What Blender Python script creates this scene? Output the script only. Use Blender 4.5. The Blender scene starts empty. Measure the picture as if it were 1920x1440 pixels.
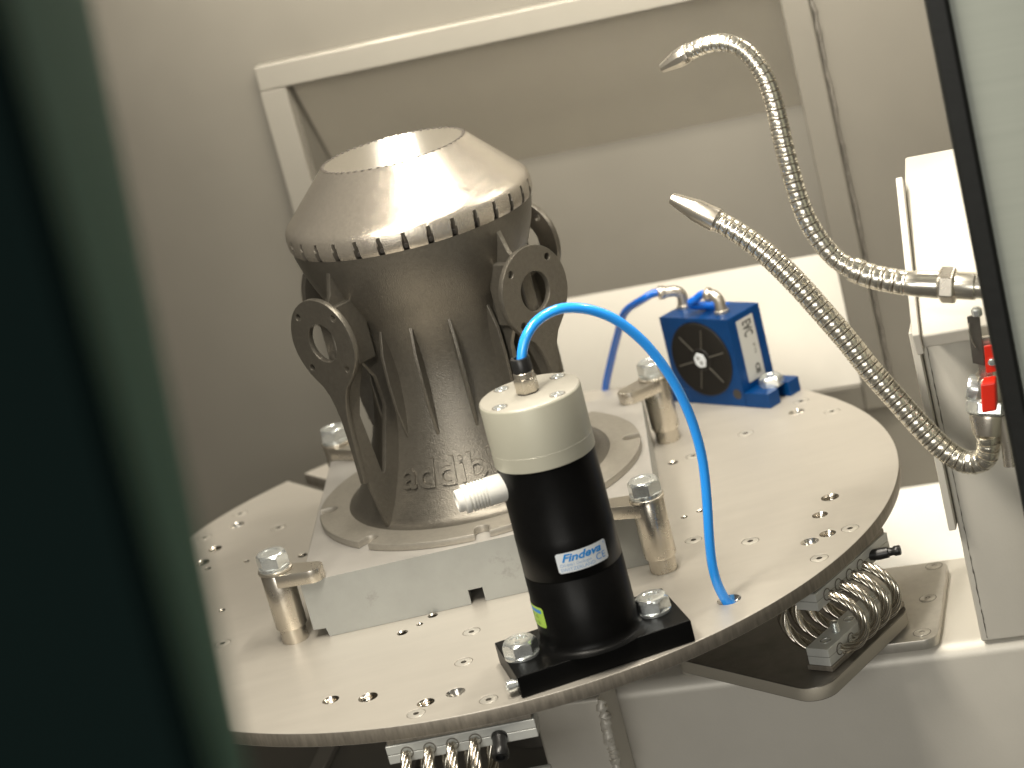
import bpy, bmesh, math, random
from mathutils import Vector, Matrix
R = math.radians; PI = math.pi
S = 0.001                                   # all coordinates below are written in millimetres
sc = bpy.context.scene
random.seed(7)

# ------------------------------------------------------------------ camera
cam = bpy.data.cameras.new('camera'); co = bpy.data.objects.new('camera', cam)
sc.collection.objects.link(co); sc.camera = co
cam.lens = 81.153; cam.sensor_width = 36.0; cam.sensor_fit = 'HORIZONTAL'
cam.clip_start = 0.01; cam.clip_end = 20
co.matrix_world = Matrix(((0.967744, 0.2519356, 0, 26.507*S),
                          (-0.072958, 0.2802488, -0.9571508, -1071.007*S),
                          (-0.2411404, 0.926277, 0.289590, 396.588*S), (0, 0, 0, 1)))
cam.dof.use_dof = True; cam.dof.focus_distance = 1.015
cam.dof.aperture_fstop = 81.153/7.8; cam.dof.aperture_blades = 9

# machine axes: turned -17.1 degrees about the plate
MA = R(-17.1)
def M(u, v, z=0.0):
    return Vector((math.cos(MA)*u - math.sin(MA)*v, math.sin(MA)*u + math.cos(MA)*v, z))

# ------------------------------------------------------------------ world and lamps
w = bpy.data.worlds.new('World'); sc.world = w; w.use_nodes = True
bg = w.node_tree.nodes['Background']
bg.inputs[0].default_value = (1.0, 0.91, 0.76, 1); bg.inputs[1].default_value = 0.07

def area(name, loc, target, sx, sy, power, col=(1.0, 0.93, 0.80), spread=180):
    l = bpy.data.lights.new(name, 'AREA'); l.shape = 'RECTANGLE'; l.size = sx*S; l.size_y = sy*S
    l.energy = power; l.color = col; l.spread = R(spread)
    o = bpy.data.objects.new(name, l); sc.collection.objects.link(o)
    o.location = loc*S
    d = (target - loc).normalized()
    xa = M(1, 0); z = -d; x = (xa - z*xa.dot(z)).normalized(); y = z.cross(x)
    o.matrix_world = Matrix(((x.x, y.x, z.x, loc.x*S), (x.y, y.y, z.y, loc.y*S), (x.z, y.z, z.z, loc.z*S), (0, 0, 0, 1)))
    return o
area('ceiling_lamp', M(112, -95, 462), M(112, -95, 0), 22, 260, 2.1)
area('rear_fill', M(60, 92, 405), M(60, 250, 215), 560, 20, 1.75, spread=115)  # added fill, washes the upper back wall
area('side_fill', M(370, 110, 440), M(330, 110, 0), 60, 60, .95)  # added fill for the hood and the right of the floor
area('wall_lamp', M(-77, 238, 262), M(-40, 0, 196), 13, 36, 0.13)
area('front_lamp', M(10, -320, 410), M(30, -200, 0), 70, 200, 2.3)
area('room_fill', Vector((-250, -1400, 380)), Vector((80, 0, -40)), 700, 420, 7.4, (0.98, 0.95, 0.88))  # added broad fill from the camera side, no fixture there

sc.view_settings.view_transform = 'Standard'; sc.view_settings.look = 'None'
sc.view_settings.exposure = 0.0; sc.view_settings.gamma = 1.0
sc.cycles.max_bounces = 8; sc.cycles.diffuse_bounces = 4; sc.cycles.glossy_bounces = 4

# ------------------------------------------------------------------ materials
def mat(name, col, rough=0.5, metal=0.0, noise=0.0, nscale=60.0, bump=0.0, bscale=400.0, stretch=None,
        coat=0.0, rvar=0.0, spec=None, stain=0.0, stcol=None, sss=0.0):
    m = bpy.data.materials.new(name); m.use_nodes = True
    nt = m.node_tree; N = nt.nodes; L = nt.links; p = N['Principled BSDF']
    p.inputs['Base Color'].default_value = (*col, 1); p.inputs['Roughness'].default_value = rough
    p.inputs['Metallic'].default_value = metal
    if coat: p.inputs['Coat Weight'].default_value = coat
    if spec is not None: p.inputs['Specular IOR Level'].default_value = spec
    if sss:
        p.inputs['Subsurface Weight'].default_value = sss; p.inputs['Subsurface Radius'].default_value = (.002, .003, .005)
    tc = N.new('ShaderNodeTexCoord'); mp = N.new('ShaderNodeMapping'); L.new(tc.outputs['Object'], mp.inputs[0])
    if stretch: mp.inputs['Scale'].default_value = stretch
    cur = None
    if noise or rvar:
        n = N.new('ShaderNodeTexNoise'); n.inputs['Scale'].default_value = nscale; n.inputs['Detail'].default_value = 7
        n.inputs['Roughness'].default_value = 0.65
        L.new(mp.outputs[0], n.inputs[0])
    if noise:
        mx = N.new('ShaderNodeMix'); mx.data_type = 'RGBA'; mx.blend_type = 'MULTIPLY'; mx.inputs[0].default_value = 1
        rp = N.new('ShaderNodeMapRange'); rp.inputs[1].default_value = 0.3; rp.inputs[2].default_value = 0.7
        rp.inputs[3].default_value = 1-noise; rp.inputs[4].default_value = 1+noise*0.5
        L.new(n.outputs[0], rp.inputs[0])
        mx.inputs[6].default_value = (*col, 1); L.new(rp.outputs[0], mx.inputs[7]); cur = mx.outputs[2]
    if stain:
        n2 = N.new('ShaderNodeTexNoise'); n2.inputs['Scale'].default_value = 38; n2.inputs['Detail'].default_value = 9
        n2.inputs['Roughness'].default_value = 0.75; L.new(tc.outputs['Object'], n2.inputs[0])
        r2 = N.new('ShaderNodeMapRange'); r2.inputs[1].default_value = 0.60; r2.inputs[2].default_value = 0.72
        r2.inputs[3].default_value = 0; r2.inputs[4].default_value = stain
        L.new(n2.outputs[0], r2.inputs[0])
        mx2 = N.new('ShaderNodeMix'); mx2.data_type = 'RGBA'; L.new(r2.outputs[0], mx2.inputs[0])
        if cur: L.new(cur, mx2.inputs[6])
        else: mx2.inputs[6].default_value = (*col, 1)
        mx2.inputs[7].default_value = (*(stcol or (col[0]*.5, col[1]*.45, col[2]*.4)), 1); cur = mx2.outputs[2]
    if cur: L.new(cur, p.inputs['Base Color'])
    if rvar:
        r3 = N.new('ShaderNodeMapRange'); r3.inputs[1].default_value = 0.3; r3.inputs[2].default_value = 0.7
        r3.inputs[3].default_value = max(0.03, rough-rvar); r3.inputs[4].default_value = rough+rvar
        L.new(n.outputs[0], r3.inputs[0]); L.new(r3.outputs[0], p.inputs['Roughness'])
    if bump:
        n3 = N.new('ShaderNodeTexNoise'); n3.inputs['Scale'].default_value = bscale; n3.inputs['Detail'].default_value = 3
        L.new(mp.outputs[0], n3.inputs[0])
        b = N.new('ShaderNodeBump'); b.inputs['Strength'].default_value = bump; b.inputs['Distance'].default_value = 0.0004
        L.new(n3.outputs[0], b.inputs['Height']); L.new(b.outputs[0], p.inputs['Normal'])
    return m

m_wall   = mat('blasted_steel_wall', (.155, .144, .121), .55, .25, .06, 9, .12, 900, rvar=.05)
m_floor  = mat('white_floor', (.90, .885, .84), .5, 0, .04, 12)  # whiter base colour for the right part of the floor
m_upper  = mat('upper_sheet', (.40, .37, .31), .5, .25, .05, 12, .1, 900)  # bounce on the down-facing upper panel put into the colour; also plate edges
m_chute  = mat('lit_sheet', (.37, .35, .31), .45, .2, .05, 14, .1, 900)  # light caught by the lower slope put into the colour
m_beam   = mat('blasted_steel_beam', (.66, .63, .565), .48, .25, .06, 9, .12, 900, rvar=.05)
m_rail   = mat('blasted_steel_rail', (.245, .23, .198), .42, .30, .05, 14, .12, 900)
m_weld   = mat('weld_seam', (.20, .185, .16), .5, .4, .4, 300, .8, 500)
m_plate  = mat('brushed_plate', (.50, .468, .415), .42, .45, .045, 30, .05, 300, stretch=(1, 5, 1), rvar=.02, stain=.13)
m_edge   = mat('waterjet_cut_edge', (.30, .27, .225), .55, .6, .30, 420, .7, 520, stretch=(1, 1, .18))
m_screw  = mat('countersunk_steel', (.60, .57, .51), .36, .55, .08, 300)
m_line   = mat('shadow_gap', (.16, .145, .12), .6, .3)
m_hole   = mat('machined_bore', (.52, .48, .42), .22, 1.0)
m_cone   = mat('bright_countersink', (.88, .85, .79), .18, .95)
m_dimple = mat('dimple', (.07, .06, .05), .6)
m_line2  = mat('slot_shade', (.10, .09, .075), .5, .6)  # occlusion in the cap slots painted as a darker metal
m_dark   = mat('dark_void', (.035, .03, .025), .8)  # shade inside holes put into the colour; fitting seal shares it
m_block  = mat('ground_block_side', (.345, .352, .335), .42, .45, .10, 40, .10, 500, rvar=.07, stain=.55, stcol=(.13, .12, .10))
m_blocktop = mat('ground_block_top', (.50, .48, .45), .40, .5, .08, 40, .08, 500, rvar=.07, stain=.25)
m_cast   = mat('printed_metal', (.160, .147, .124), .34, .70, .14, 500, .45, 1700, rvar=.04, stain=.15)
m_flange = mat('printed_flange_lit', (.36, .335, .29), .42, .6, .10, 420, .4, 1300, stain=.15)  # lightened in colour for the extra light on the level flange
m_castl  = mat('machined_printed_metal', (.50, .455, .39), .24, .75, .14, 700, .45, 1600, rvar=.03)
m_top    = mat('machined_top_facet', (.50, .46, .395), .14, .9, .05, 200, .10, 800)
m_nickel = mat('nickel_steel', (.60, .555, .48), .28, .9, .04, 60, .03, 600, rvar=.03)
m_zinc   = mat('zinc_plated', (.76, .79, .78), .24, .80, .05, 120, .03, 380, rvar=.04)
m_black  = mat('black_anodised', (.004, .004, .004), .36, .0, .2, 90, .05, 900, rvar=.03, spec=.13)
m_blackp = mat('black_plastic', (.014, .014, .014), .32)
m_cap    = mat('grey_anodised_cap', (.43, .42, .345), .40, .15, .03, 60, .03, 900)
m_captop = mat('grey_anodised_cap_dimmed', (.32, .303, .262), .42, .15, .03, 60, .03, 900)  # same cap, top face darkened in colour against its strong light
m_seam   = mat('cap_seam', (.62, .60, .52), .35, .2)
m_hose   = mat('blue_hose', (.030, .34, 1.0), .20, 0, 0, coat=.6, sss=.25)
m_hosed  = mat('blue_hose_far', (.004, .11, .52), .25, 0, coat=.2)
m_blue   = mat('blue_anodised', (.0004, .042, .165), .34, .25, .12, 80, .05, 700, spec=.3)
m_cover  = mat('black_cover', (.008, .007, .006), .50, 0, .2, 100, .1, 600, spec=.25)
m_rib    = mat('cover_rib', (.07, .065, .055), .3)  # lighter than the cover, a specular glint put into the colour
m_label  = mat('white_label', (.66, .70, .74), .35)
m_labelg = mat('grey_label', (.42, .42, .40), .4)
m_ink    = mat('blue_ink', (.015, .24, .66), .4)
m_inkl   = mat('pale_blue_ink', (.24, .40, .62), .4)
m_inkk   = mat('black_ink', (.05, .05, .045), .5)
m_green  = mat('green_label', (.38, .60, .06), .4)
m_greend = mat('green_label_print', (.16, .30, .04), .5)
m_white  = mat('white_plastic', (.70, .69, .65), .9, 0, .03, 200, .25, 900)
m_flex   = mat('chromed_metal_hose', (.82, .785, .69), .25, .92, .06, 200, .03, 500)
m_groove = mat('metal_hose_groove', (.38, .33, .26), .3, .9)
m_rope   = mat('steel_wire', (.66, .62, .54), .22, 1.0, .15, 500)
m_alu    = mat('grey_aluminium', (.60, .61, .58), .42, .3, .06, 120, .08, 600)
m_red    = mat('red_plastic', (.72, .028, .012), .30, 0, .06, 120, coat=.3)
m_rubber = mat('black_rubber', (.008, .009, .008), .5, 0, .35, 60, .2, 300)
m_doorg  = mat('green_glass_edge', (.145, .31, .225), .8, spec=.1)
m_doord  = mat('dark_green_glass', (.0030, .0058, .0055), .9, spec=.0)
m_dplate = mat('shaded_dark_steel', (.17, .158, .138), .34, .7, .3, 60, .1, 300)  # corner plate's shade and dark reflections put into the colour; hub shares it
m_brass  = mat('brass', (.75, .52, .16), .3, 1)
def frosted():
    m = mat('frosted_panel', (.42, .45, .40), .45, 0, .0)
    nt = m.node_tree; N = nt.nodes; L = nt.links; p = N['Principled BSDF']
    tc = N.new('ShaderNodeTexCoord'); mp = N.new('ShaderNodeMapping'); mp.inputs['Scale'].default_value = (4, 4, 220)
    n = N.new('ShaderNodeTexNoise'); n.inputs['Scale'].default_value = 1.3; n.inputs['Detail'].default_value = 4
    L.new(tc.outputs['Object'], mp.inputs[0]); L.new(mp.outputs[0], n.inputs[0])
    cr = N.new('ShaderNodeMix'); cr.data_type = 'RGBA'; cr.inputs[6].default_value = (.41, .44, .385, 1); cr.inputs[7].default_value = (.51, .54, .475, 1)
    L.new(n.outputs[0], cr.inputs[0]); L.new(cr.outputs[2], p.inputs['Base Color'])
    return m
m_frost = frosted()
def ring_bumps(m, axis_scale=1500.0, strength=.35):
    nt = m.node_tree; N = nt.nodes; L = nt.links; p = N['Principled BSDF']
    tc = N.new('ShaderNodeTexCoord'); wv = N.new('ShaderNodeTexWave'); wv.bands_direction = 'Z'
    wv.inputs['Scale'].default_value = axis_scale; wv.inputs['Distortion'].default_value = 3; wv.inputs['Detail'].default_value = 3
    L.new(tc.outputs['Object'], wv.inputs[0])
    b = N.new('ShaderNodeBump'); b.inputs['Strength'].default_value = strength; b.inputs['Distance'].default_value = .0002
    L.new(wv.outputs[0], b.inputs['Height'])
    if p.inputs['Normal'].links: L.new(p.inputs['Normal'].links[0].from_socket, b.inputs['Normal'])
    L.new(b.outputs[0], p.inputs['Normal'])
ring_bumps(m_castl, 420, .05); ring_bumps(m_cast, 420, .06)

# ------------------------------------------------------------------ builders
def tag(o, label=None, cat=None, group=None, kind=None):
    if label: o['label'] = label
    if cat: o['category'] = cat
    if group: o['group'] = group
    if kind: o['kind'] = kind
    return o
def empty(name, loc, label, cat, group=None, rz=0.0):
    o = bpy.data.objects.new(name, None); sc.collection.objects.link(o)
    o.empty_display_size = .01
    o.location = Vector(loc)*S; o.rotation_euler = (0, 0, rz)
    tag(o, label, cat, group); return o
def copy_tree(o, parent=None):
    c = o.copy(); sc.collection.objects.link(c); c.parent = parent
    for ch in [x for x in sc.objects if x.parent == o]: copy_tree(ch, c)
    return c
def frame_of(d):
    z = Vector(d).normalized(); a = Vector((0, 0, 1)) if abs(z.z) < .9 else Vector((1, 0, 0))
    x = a.cross(z).normalized(); y = z.cross(x); return x, y, z

class MB:
    def __init__(s): s.v = []; s.f = []; s.mi = []; s.cur = 0
    def add(s, vs, fs):
        o = len(s.v); s.v += [Vector(q) for q in vs]; s.f += [tuple(i+o for i in f) for f in fs]; s.mi += [s.cur]*len(fs)
        return s
    def hexa(s, c):      # 8 corners: bottom ring 0-3, top ring 4-7
        return s.add(c, [(3, 2, 1, 0), (4, 5, 6, 7), (0, 1, 5, 4), (1, 2, 6, 5), (2, 3, 7, 6), (3, 0, 4, 7)])
    def box(s, c, sz, rot=0.0):
        c = Vector(c); X = Vector((math.cos(rot), math.sin(rot), 0))*sz[0]/2; Y = Vector((-math.sin(rot), math.cos(rot), 0))*sz[1]/2; Z = Vector((0, 0, sz[2]/2))
        return s.hexa([c-X-Y-Z, c+X-Y-Z, c+X+Y-Z, c-X+Y-Z, c-X-Y+Z, c+X-Y+Z, c+X+Y+Z, c-X+Y+Z])
    def mbox(s, u0, u1, v0, v1, z0, z1):
        return s.hexa([M(u0, v0, z0), M(u1, v0, z0), M(u1, v1, z0), M(u0, v1, z0), M(u0, v0, z1), M(u1, v0, z1), M(u1, v1, z1), M(u0, v1, z1)])
    def lathe(s, prof, c=(0, 0, 0), n=64, axis=(0, 0, 1), cap=True, xdir=None, ph=0.0):
        x, y, z = frame_of(axis)
        if tuple(axis) == (0, 0, 1): x, y, z = Vector((1, 0, 0)), Vector((0, 1, 0)), Vector((0, 0, 1))
        if xdir: x = Vector(xdir).normalized(); y = z.cross(x)
        c = Vector(c); vs = []; fs = []
        for r, h in prof:
            for k in range(n):
                a = 2*PI*k/n+ph; vs.append(c+x*(r*math.cos(a))+y*(r*math.sin(a))+z*h)
        for i in range(len(prof)-1):
            for k in range(n):
                k2 = (k+1) % n; fs.append((i*n+k, i*n+k2, (i+1)*n+k2, (i+1)*n+k))
        if cap:
            if prof[0][0] > 1e-6: fs.append(tuple(range(n-1, -1, -1)))
            if prof[-1][0] > 1e-6: fs.append(tuple((len(prof)-1)*n+k for k in range(n)))
        return s.add(vs, fs)
    def prism(s, pts, a, b):        # pts: list of 3-D points on a plane; extruded from offset a to offset b (vectors)
        n = len(pts); P = [Vector(q) for q in pts]; a = Vector(a); b = Vector(b)
        return s.add([q+a for q in P]+[q+b for q in P],
                     [tuple(range(n-1, -1, -1)), tuple(range(n, 2*n))]+[(i, (i+1) % n, n+(i+1) % n, n+i) for i in range(n)])
    def tube(s, pts, rad, n=16, cap=True, radf=None):
        P = [Vector(q) for q in pts]; m = len(P); T = []
        for i in range(m):
            T.append((P[min(i+1, m-1)]-P[max(i-1, 0)]).normalized())
        x, y, z = frame_of(T[0]); vs = []; fs = []
        for i in range(m):
            if i:
                ax = T[i-1].cross(T[i])
                if ax.length > 1e-9: x = Matrix.Rotation(T[i-1].angle(T[i]), 3, ax.normalized()) @ x
            x = (x-T[i]*x.dot(T[i])).normalized(); yy = T[i].cross(x); r = radf(i) if radf else rad
            for k in range(n):
                a = 2*PI*k/n; vs.append(P[i]+(x*math.cos(a)+yy*math.sin(a))*r)
        for i in range(m-1):
            for k in range(n):
                k2 = (k+1) % n; fs.append((i*n+k, i*n+k2, (i+1)*n+k2, (i+1)*n+k))
        if cap: fs += [tuple(range(n-1, -1, -1)), tuple((m-1)*n+k for k in range(n))]
        return s.add(vs, fs)
    def build(s, name, m, parent=None, origin=None, smooth=35, bevel=0.0, seg=2):
        me = bpy.data.meshes.new(name)
        if parent is not None and origin is None:
            origin = getattr(parent, 'location')/S if parent.parent is None else Vector((0, 0, 0))
            q = parent
            if parent.parent is not None:
                while q.parent is not None: q = q.parent
                origin = q.location/S
        og = Vector(origin) if origin is not None else Vector((0, 0, 0))
        me.from_pydata([tuple((v-og)*S) for v in s.v], [], s.f)
        ms = m if isinstance(m, (list, tuple)) else [m]
        for q in ms: me.materials.append(q)
        if len(ms) > 1:
            for p, i in zip(me.polygons, s.mi): p.material_index = i
        bm = bmesh.new(); bm.from_mesh(me); bmesh.ops.recalc_face_normals(bm, faces=bm.faces); bm.to_mesh(me); bm.free()
        if smooth:
            for p in me.polygons: p.use_smooth = True
            me.set_sharp_from_angle(angle=R(smooth))
        o = bpy.data.objects.new(name, me); sc.collection.objects.link(o)
        if parent is not None: o.parent = parent
        elif origin is not None: o.location = og*S
        if bevel:
            b = o.modifiers.new('bevel', 'BEVEL'); b.width = bevel*S; b.segments = seg; b.limit_method = 'ANGLE'; b.angle_limit = R(30)
            b.harden_normals = True
        return o

def spline(pts, n):          # Catmull-Rom resampled to n evenly spaced points
    P = [Vector(p) for p in pts]; P = [P[0]*2-P[1]]+P+[P[-1]*2-P[-2]]; out = []
    for i in range(1, len(P)-2):
        for k in range(24):
            t = k/24; a, b, c, d = P[i-1], P[i], P[i+1], P[i+2]
            out.append(.5*((2*b)+(c-a)*t+(2*a-5*b+4*c-d)*t*t+(3*b-a-3*c+d)*t**3))
    out.append(P[-2])
    L = [0.0]
    for i in range(1, len(out)): L.append(L[-1]+(out[i]-out[i-1]).length)
    res = []; j = 0
    for k in range(n):
        s = L[-1]*k/(n-1)
        while j < len(L)-2 and L[j+1] < s: j += 1
        t = (s-L[j])/max(1e-9, L[j+1]-L[j]); res.append(out[j].lerp(out[j+1], min(1, max(0, t))))
    return res, L[-1]

def flat_poly(outlines, z0, z1, bev=0.0):      # polygon with holes through a filled 2-D curve; returns (verts, faces) in mm
    cu = bpy.data.curves.new('tmp', 'CURVE'); cu.dimensions = '2D'; cu.fill_mode = 'BOTH'
    cu.extrude = (z1-z0)/2-bev; cu.bevel_depth = bev; cu.bevel_resolution = 1; cu.offset = -bev
    for ol in outlines:
        sp = cu.splines.new('POLY'); sp.points.add(len(ol)-1)
        for p, (x, y) in zip(sp.points, ol): p.co = (x, y, 0, 1)
        sp.use_cyclic_u = True
    o = bpy.data.objects.new('tmp', cu); sc.collection.objects.link(o)
    dg = bpy.context.evaluated_depsgraph_get(); me = o.evaluated_get(dg).to_mesh()
    vs = [Vector((v.co.x, v.co.y, v.co.z+(z0+z1)/2)) for v in me.vertices]; fs = [tuple(p.vertices) for p in me.polygons]
    o.evaluated_get(dg).to_mesh_clear(); bpy.data.objects.remove(o); bpy.data.curves.remove(cu)
    return vs, fs
def circ(cx, cy, r, n=32, a0=0.0): return [(cx+r*math.cos(a0+2*PI*k/n), cy+r*math.sin(a0+2*PI*k/n)) for k in range(n)]

def text_mesh(txt, size, ext=0.0, shear=0.0, bold=0.0, align='CENTER', sub=None):
    cu = bpy.data.curves.new('tmp', 'FONT'); cu.body = txt; cu.size = size; cu.extrude = ext; cu.shear = shear; cu.offset = bold
    cu.align_x = align; cu.resolution_u = 3
    o = bpy.data.objects.new('tmp', cu); sc.collection.objects.link(o)
    dg = bpy.context.evaluated_depsgraph_get(); me = o.evaluated_get(dg).to_mesh()
    bm = bmesh.new(); bm.from_mesh(me); bmesh.ops.remove_doubles(bm, verts=bm.verts, dist=1e-4)
    if sub:
        for k in range(3):
            es = [e for e in bm.edges if e.calc_length() > sub]
            if not es: break
            bmesh.ops.subdivide_edges(bm, edges=es, cuts=1)
    vs = [v.co.copy() for v in bm.verts]; bm.verts.index_update(); fs = [tuple(v.index for v in f.verts) for f in bm.faces]; bm.free()
    o.evaluated_get(dg).to_mesh_clear(); bpy.data.objects.remove(o); bpy.data.curves.remove(cu)
    return vs, fs

# ================================================================== SETTING: machine chamber
def struct(o): o['kind'] = 'structure'; return o
# back wall with a rectangular opening (u -134..156, z -39..200)
VW = 250
mb = MB()
mb.mbox(-700, -134, VW, VW+8, -107, 480); mb.mbox(156, 420, VW, VW+8, -107, 480)
mb.mbox(-134, 156, VW, VW+8, 200, 480); mb.mbox(-134, 156, VW, VW+8, -107, -39)
struct(mb.build('back_wall', m_wall))
struct(MB().mbox(-700, 26.5, -420, VW+8, -113, -107).build('chamber_floor', m_wall))
struct(MB().mbox(26.5, 120, 31, VW+8, -113, -107).build('chamber_floor', m_wall))
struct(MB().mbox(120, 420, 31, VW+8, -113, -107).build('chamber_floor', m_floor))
struct(MB().mbox(-708, -700, -420, VW+8, -113, 488).build('side_wall', m_wall))
struct(MB().mbox(412, 420, 30, VW, -107, 480).build('side_wall', m_wall))
struct(MB().mbox(-708, 420, -420, VW+8, 480, 488).build('ceiling', m_wall))

# wall opening: collar of rails with a hopper of bent sheet behind it
t = empty('opening_frame', M(0, VW, 80), 'pale rectangular rail frame welded on the back wall around the sloped recess', 'frame')
MB().mbox(-150, 172, VW-10, VW-.5, 199.9, 215).build('top_rail', m_rail, t, bevel=1.2, seg=3)
MB().mbox(-150, -134, VW-10, VW-.5, -54, 199.8).build('side_rail', m_rail, t, bevel=.5, seg=2)
MB().mbox(156, 172, VW-5, VW-.5, -54, 199.8).build('side_rail', m_wall, t, bevel=1.6, seg=3)
MB().mbox(-133.8, 155.8, VW-3, VW-.5, -54, -39).build('bottom_rail', m_wall, t, bevel=.8, seg=3)
def seam_pts(a, b, n=70, j=.5):
    return [Vector(a).lerp(Vector(b), k/(n-1))+Vector((random.uniform(-j, j), random.uniform(-j, j), random.uniform(-j, j))) for k in range(n)]
for a, b in ((M(173.2, VW-1, 214), M(173.2, VW-1, -54)), (M(-151, VW-1, 190), M(-151, VW-1, 60))):
    MB().tube(seam_pts(a, b), 1.0, 6, radf=lambda i: random.uniform(.6, 1.3)).build('weld_bead', m_weld, t)
t = empty('recess_hopper', M(0, VW+20, 80), 'folded sheet hopper with shaded top and lit lower slope inside the wall opening', 'hopper')
prof = [(VW-2, 199.9), (VW+34, 146), (VW+40, 132), (VW+34, 118), (VW+44, 60), (VW+30, 48), (VW-10, -38.9)]
# panel bends: (v, z) points down the recess
pf = [(VW+.5, 199.8), (VW+50, 118.5), (VW+40, 31.0), (VW+.5, -38.8)]
nm = ['upper_panel', 'middle_panel', 'lower_panel']
for i in range(3):
    (v0, z0), (v1, z1) = pf[i], pf[i+1]
    d = Vector((0, v1-v0, z1-z0)).normalized(); nrm = Vector((0, -d.z, d.y))*-1
    o = MB().hexa([M(-133.8, v1, z1), M(155.8, v1, z1), M(155.8, v1+3, z1-1), M(-133.8, v1+3, z1-1),
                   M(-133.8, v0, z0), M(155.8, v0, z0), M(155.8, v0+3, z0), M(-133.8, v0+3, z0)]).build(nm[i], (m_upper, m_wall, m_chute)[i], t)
for u in (-133.9, 155.9):
    sgn = -1 if u < 0 else 1
    MB().prism([M(u, v, z) for v, z in pf], M(0, 0, 0)-Vector((0, 0, 0)), M(3*sgn, 0, 0)).build('side_panel', m_wall, t)

# beam under the table with a rounded front edge, post and hood at the right
mb = MB(); zb = -60.0; vf = -66.0; r = 7.0
sec = [(30, -106.8), (30, zb)]+[(vf+r-r*math.sin(a), zb-r+r*math.cos(a)) for a in [i*PI/12 for i in range(7)]]+[(vf, -330), (vf+12, -330), (vf+12, -106.8)]
n = len(sec)
mb.add([M(27, v, z) for v, z in sec]+[M(420, v, z) for v, z in sec], [tuple(range(n)), tuple(range(2*n-1, n-1, -1))]+[(i, (i+1) % n, n+(i+1) % n, n+i) for i in range(n)])
struct(mb.build('cross_beam', m_beam, smooth=25))

t = empty('corner_post', M(270, -40, zb), 'wide grey steel post standing on the beam behind the metal hoses', 'post')
mb = MB(); mb.hexa([M(230.2, -66.2, zb+.2), M(330, -66.2, zb+.2), M(330, 28, zb+.2), M(230.2, 28, zb+.2),
                    M(230.2, -66.2, 96), M(330, -66.2, 96), M(330, 28, 96), M(230.2, 28, 96)])
mb.build('post_body', m_beam, t, bevel=1.0)
MB().tube(seam_pts(M(232.5, -66.35, 88), M(233, -66.35, -58), 90, .12), .3, 5, radf=lambda i: random.uniform(.05, .32)).build('weld_bead', m_weld, t)
# side flange: two steps, then the upper part runs up to the hood
mb = MB(); mb.prism([M(228.6, -62, z) for z in ()] or [M(226.6, -72, -2), M(226.6, -62, -3), M(226.6, -52, -3), M(226.6, -52, 91), M(226.6, -72, 91)], M(0, 0, 0), M(3.3, 0, 0))
mb.build('side_flange', m_beam, t, bevel=.5)
mb = MB(); mb.prism([M(231.2, -99.6, 98.5), M(231.2, -97.5, 89), M(231.2, -50, 92), M(231.2, -45, 152.5)], M(0, 0, 0), M(3.3, 0, 0))
mb.build('side_flange', m_beam, t, bevel=.6)
# hood: sloped sheet cover, bright because it faces the ceiling
t2 = empty('post_hood', M(280, -50, 98), 'bright white sloped sheet metal hood on top of the corner post', 'hood')
hp = [(-98, 97), (-96, 91), (-58, 97), (28, 97), (28, 140), (-24, 155), (-42, 150)]
hs = [M(234.6, v, z) for v, z in hp]
MB().prism(hs, M(0, 0, 0), M(100, 0, 0)).build('hood_cover', m_beam, t2, bevel=.9)

# far-left sheets seen below the table
t = empty('under_panel', M(-90, 10, -107), 'grey angled sheet lying on the chamber floor under the left of the table', 'panel')
MB().hexa([M(-190, -48, -106.8), M(-60, -48, -106.8), M(-60, 60, -106.8), M(-190, 60, -106.8),
           M(-190, -48, -104), M(-60, -48, -104), M(-60, 60, -85), M(-190, 60, -85)]).build('sheet', m_wall, t, bevel=.6)
MB().hexa([M(-118, -47.5, -103.4), M(-109, -47.5, -103.4), M(-99, 60, -84.4), M(-108, 60, -84.4),
           M(-118, -47.5, -99), M(-109, -47.5, -99), M(-99, 60, -79.5), M(-108, 60, -79.5)]).build('rib', m_rail, t, bevel=.8)

# short square leg below the table front, with the torn sealant at its corner
t = empty('steel_support', M(43, -82, -330), 'pale square steel support with rough sealant edge below the table front', 'support')
MB().mbox(28, 60, -98, -67, -330, -48.5).build('leg_tube', m_beam, t, bevel=1.5, seg=3)
MB().tube([M(60.6, -98+random.uniform(-.5, .5), -50-1.0*k)+Vector((random.uniform(-1, .8), 0, 0)) for k in range(36)], 2, 9,
          radf=lambda i: random.uniform(1.2, 2.9)).build('sealant_bead', m_beam, t, smooth=60)

# ================================================================== ROUND TABLE
TH = 6.5
plate_root = empty('round_table', (0, 0, -TH), 'large round matte steel vibration table plate with many drilled holes and flush screws', 'table')
big_cs = [(93.6, -151.8, 5.3), (137.7, -111.5, 4.6), (-29.3, -173.9, 4.7), (-136.9, 114.7, 4.6), (165.9, 63, 4.6)]
threaded = [(-83.8, -148.2, 4.1), (-67.2, -155.6, 4.7), (-42.4, -176.3, 4.2), (156.8, -65.6, 4.6), (148.2, -83.7, 4.0), (146.8, -107.7, 4.1), (-147.6, 85.1, 4.1), (-153.9, 68.9, 4.4)]
small = [(-50.2, -94.5, 2.6), (-41.9, -89.8, 1.6), (95.7, 35.3, 2.6), (89.9, -42.8, 1.7), (98.3, -40, 2.0), (-150.2, 57.7, 1.9), (-129.2, 53.7, 1.7), (-99.1, 40.7, 2.6), (-139.3, -7.2, 1.8), (-35.5, -83.5, 2.4)]
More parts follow.
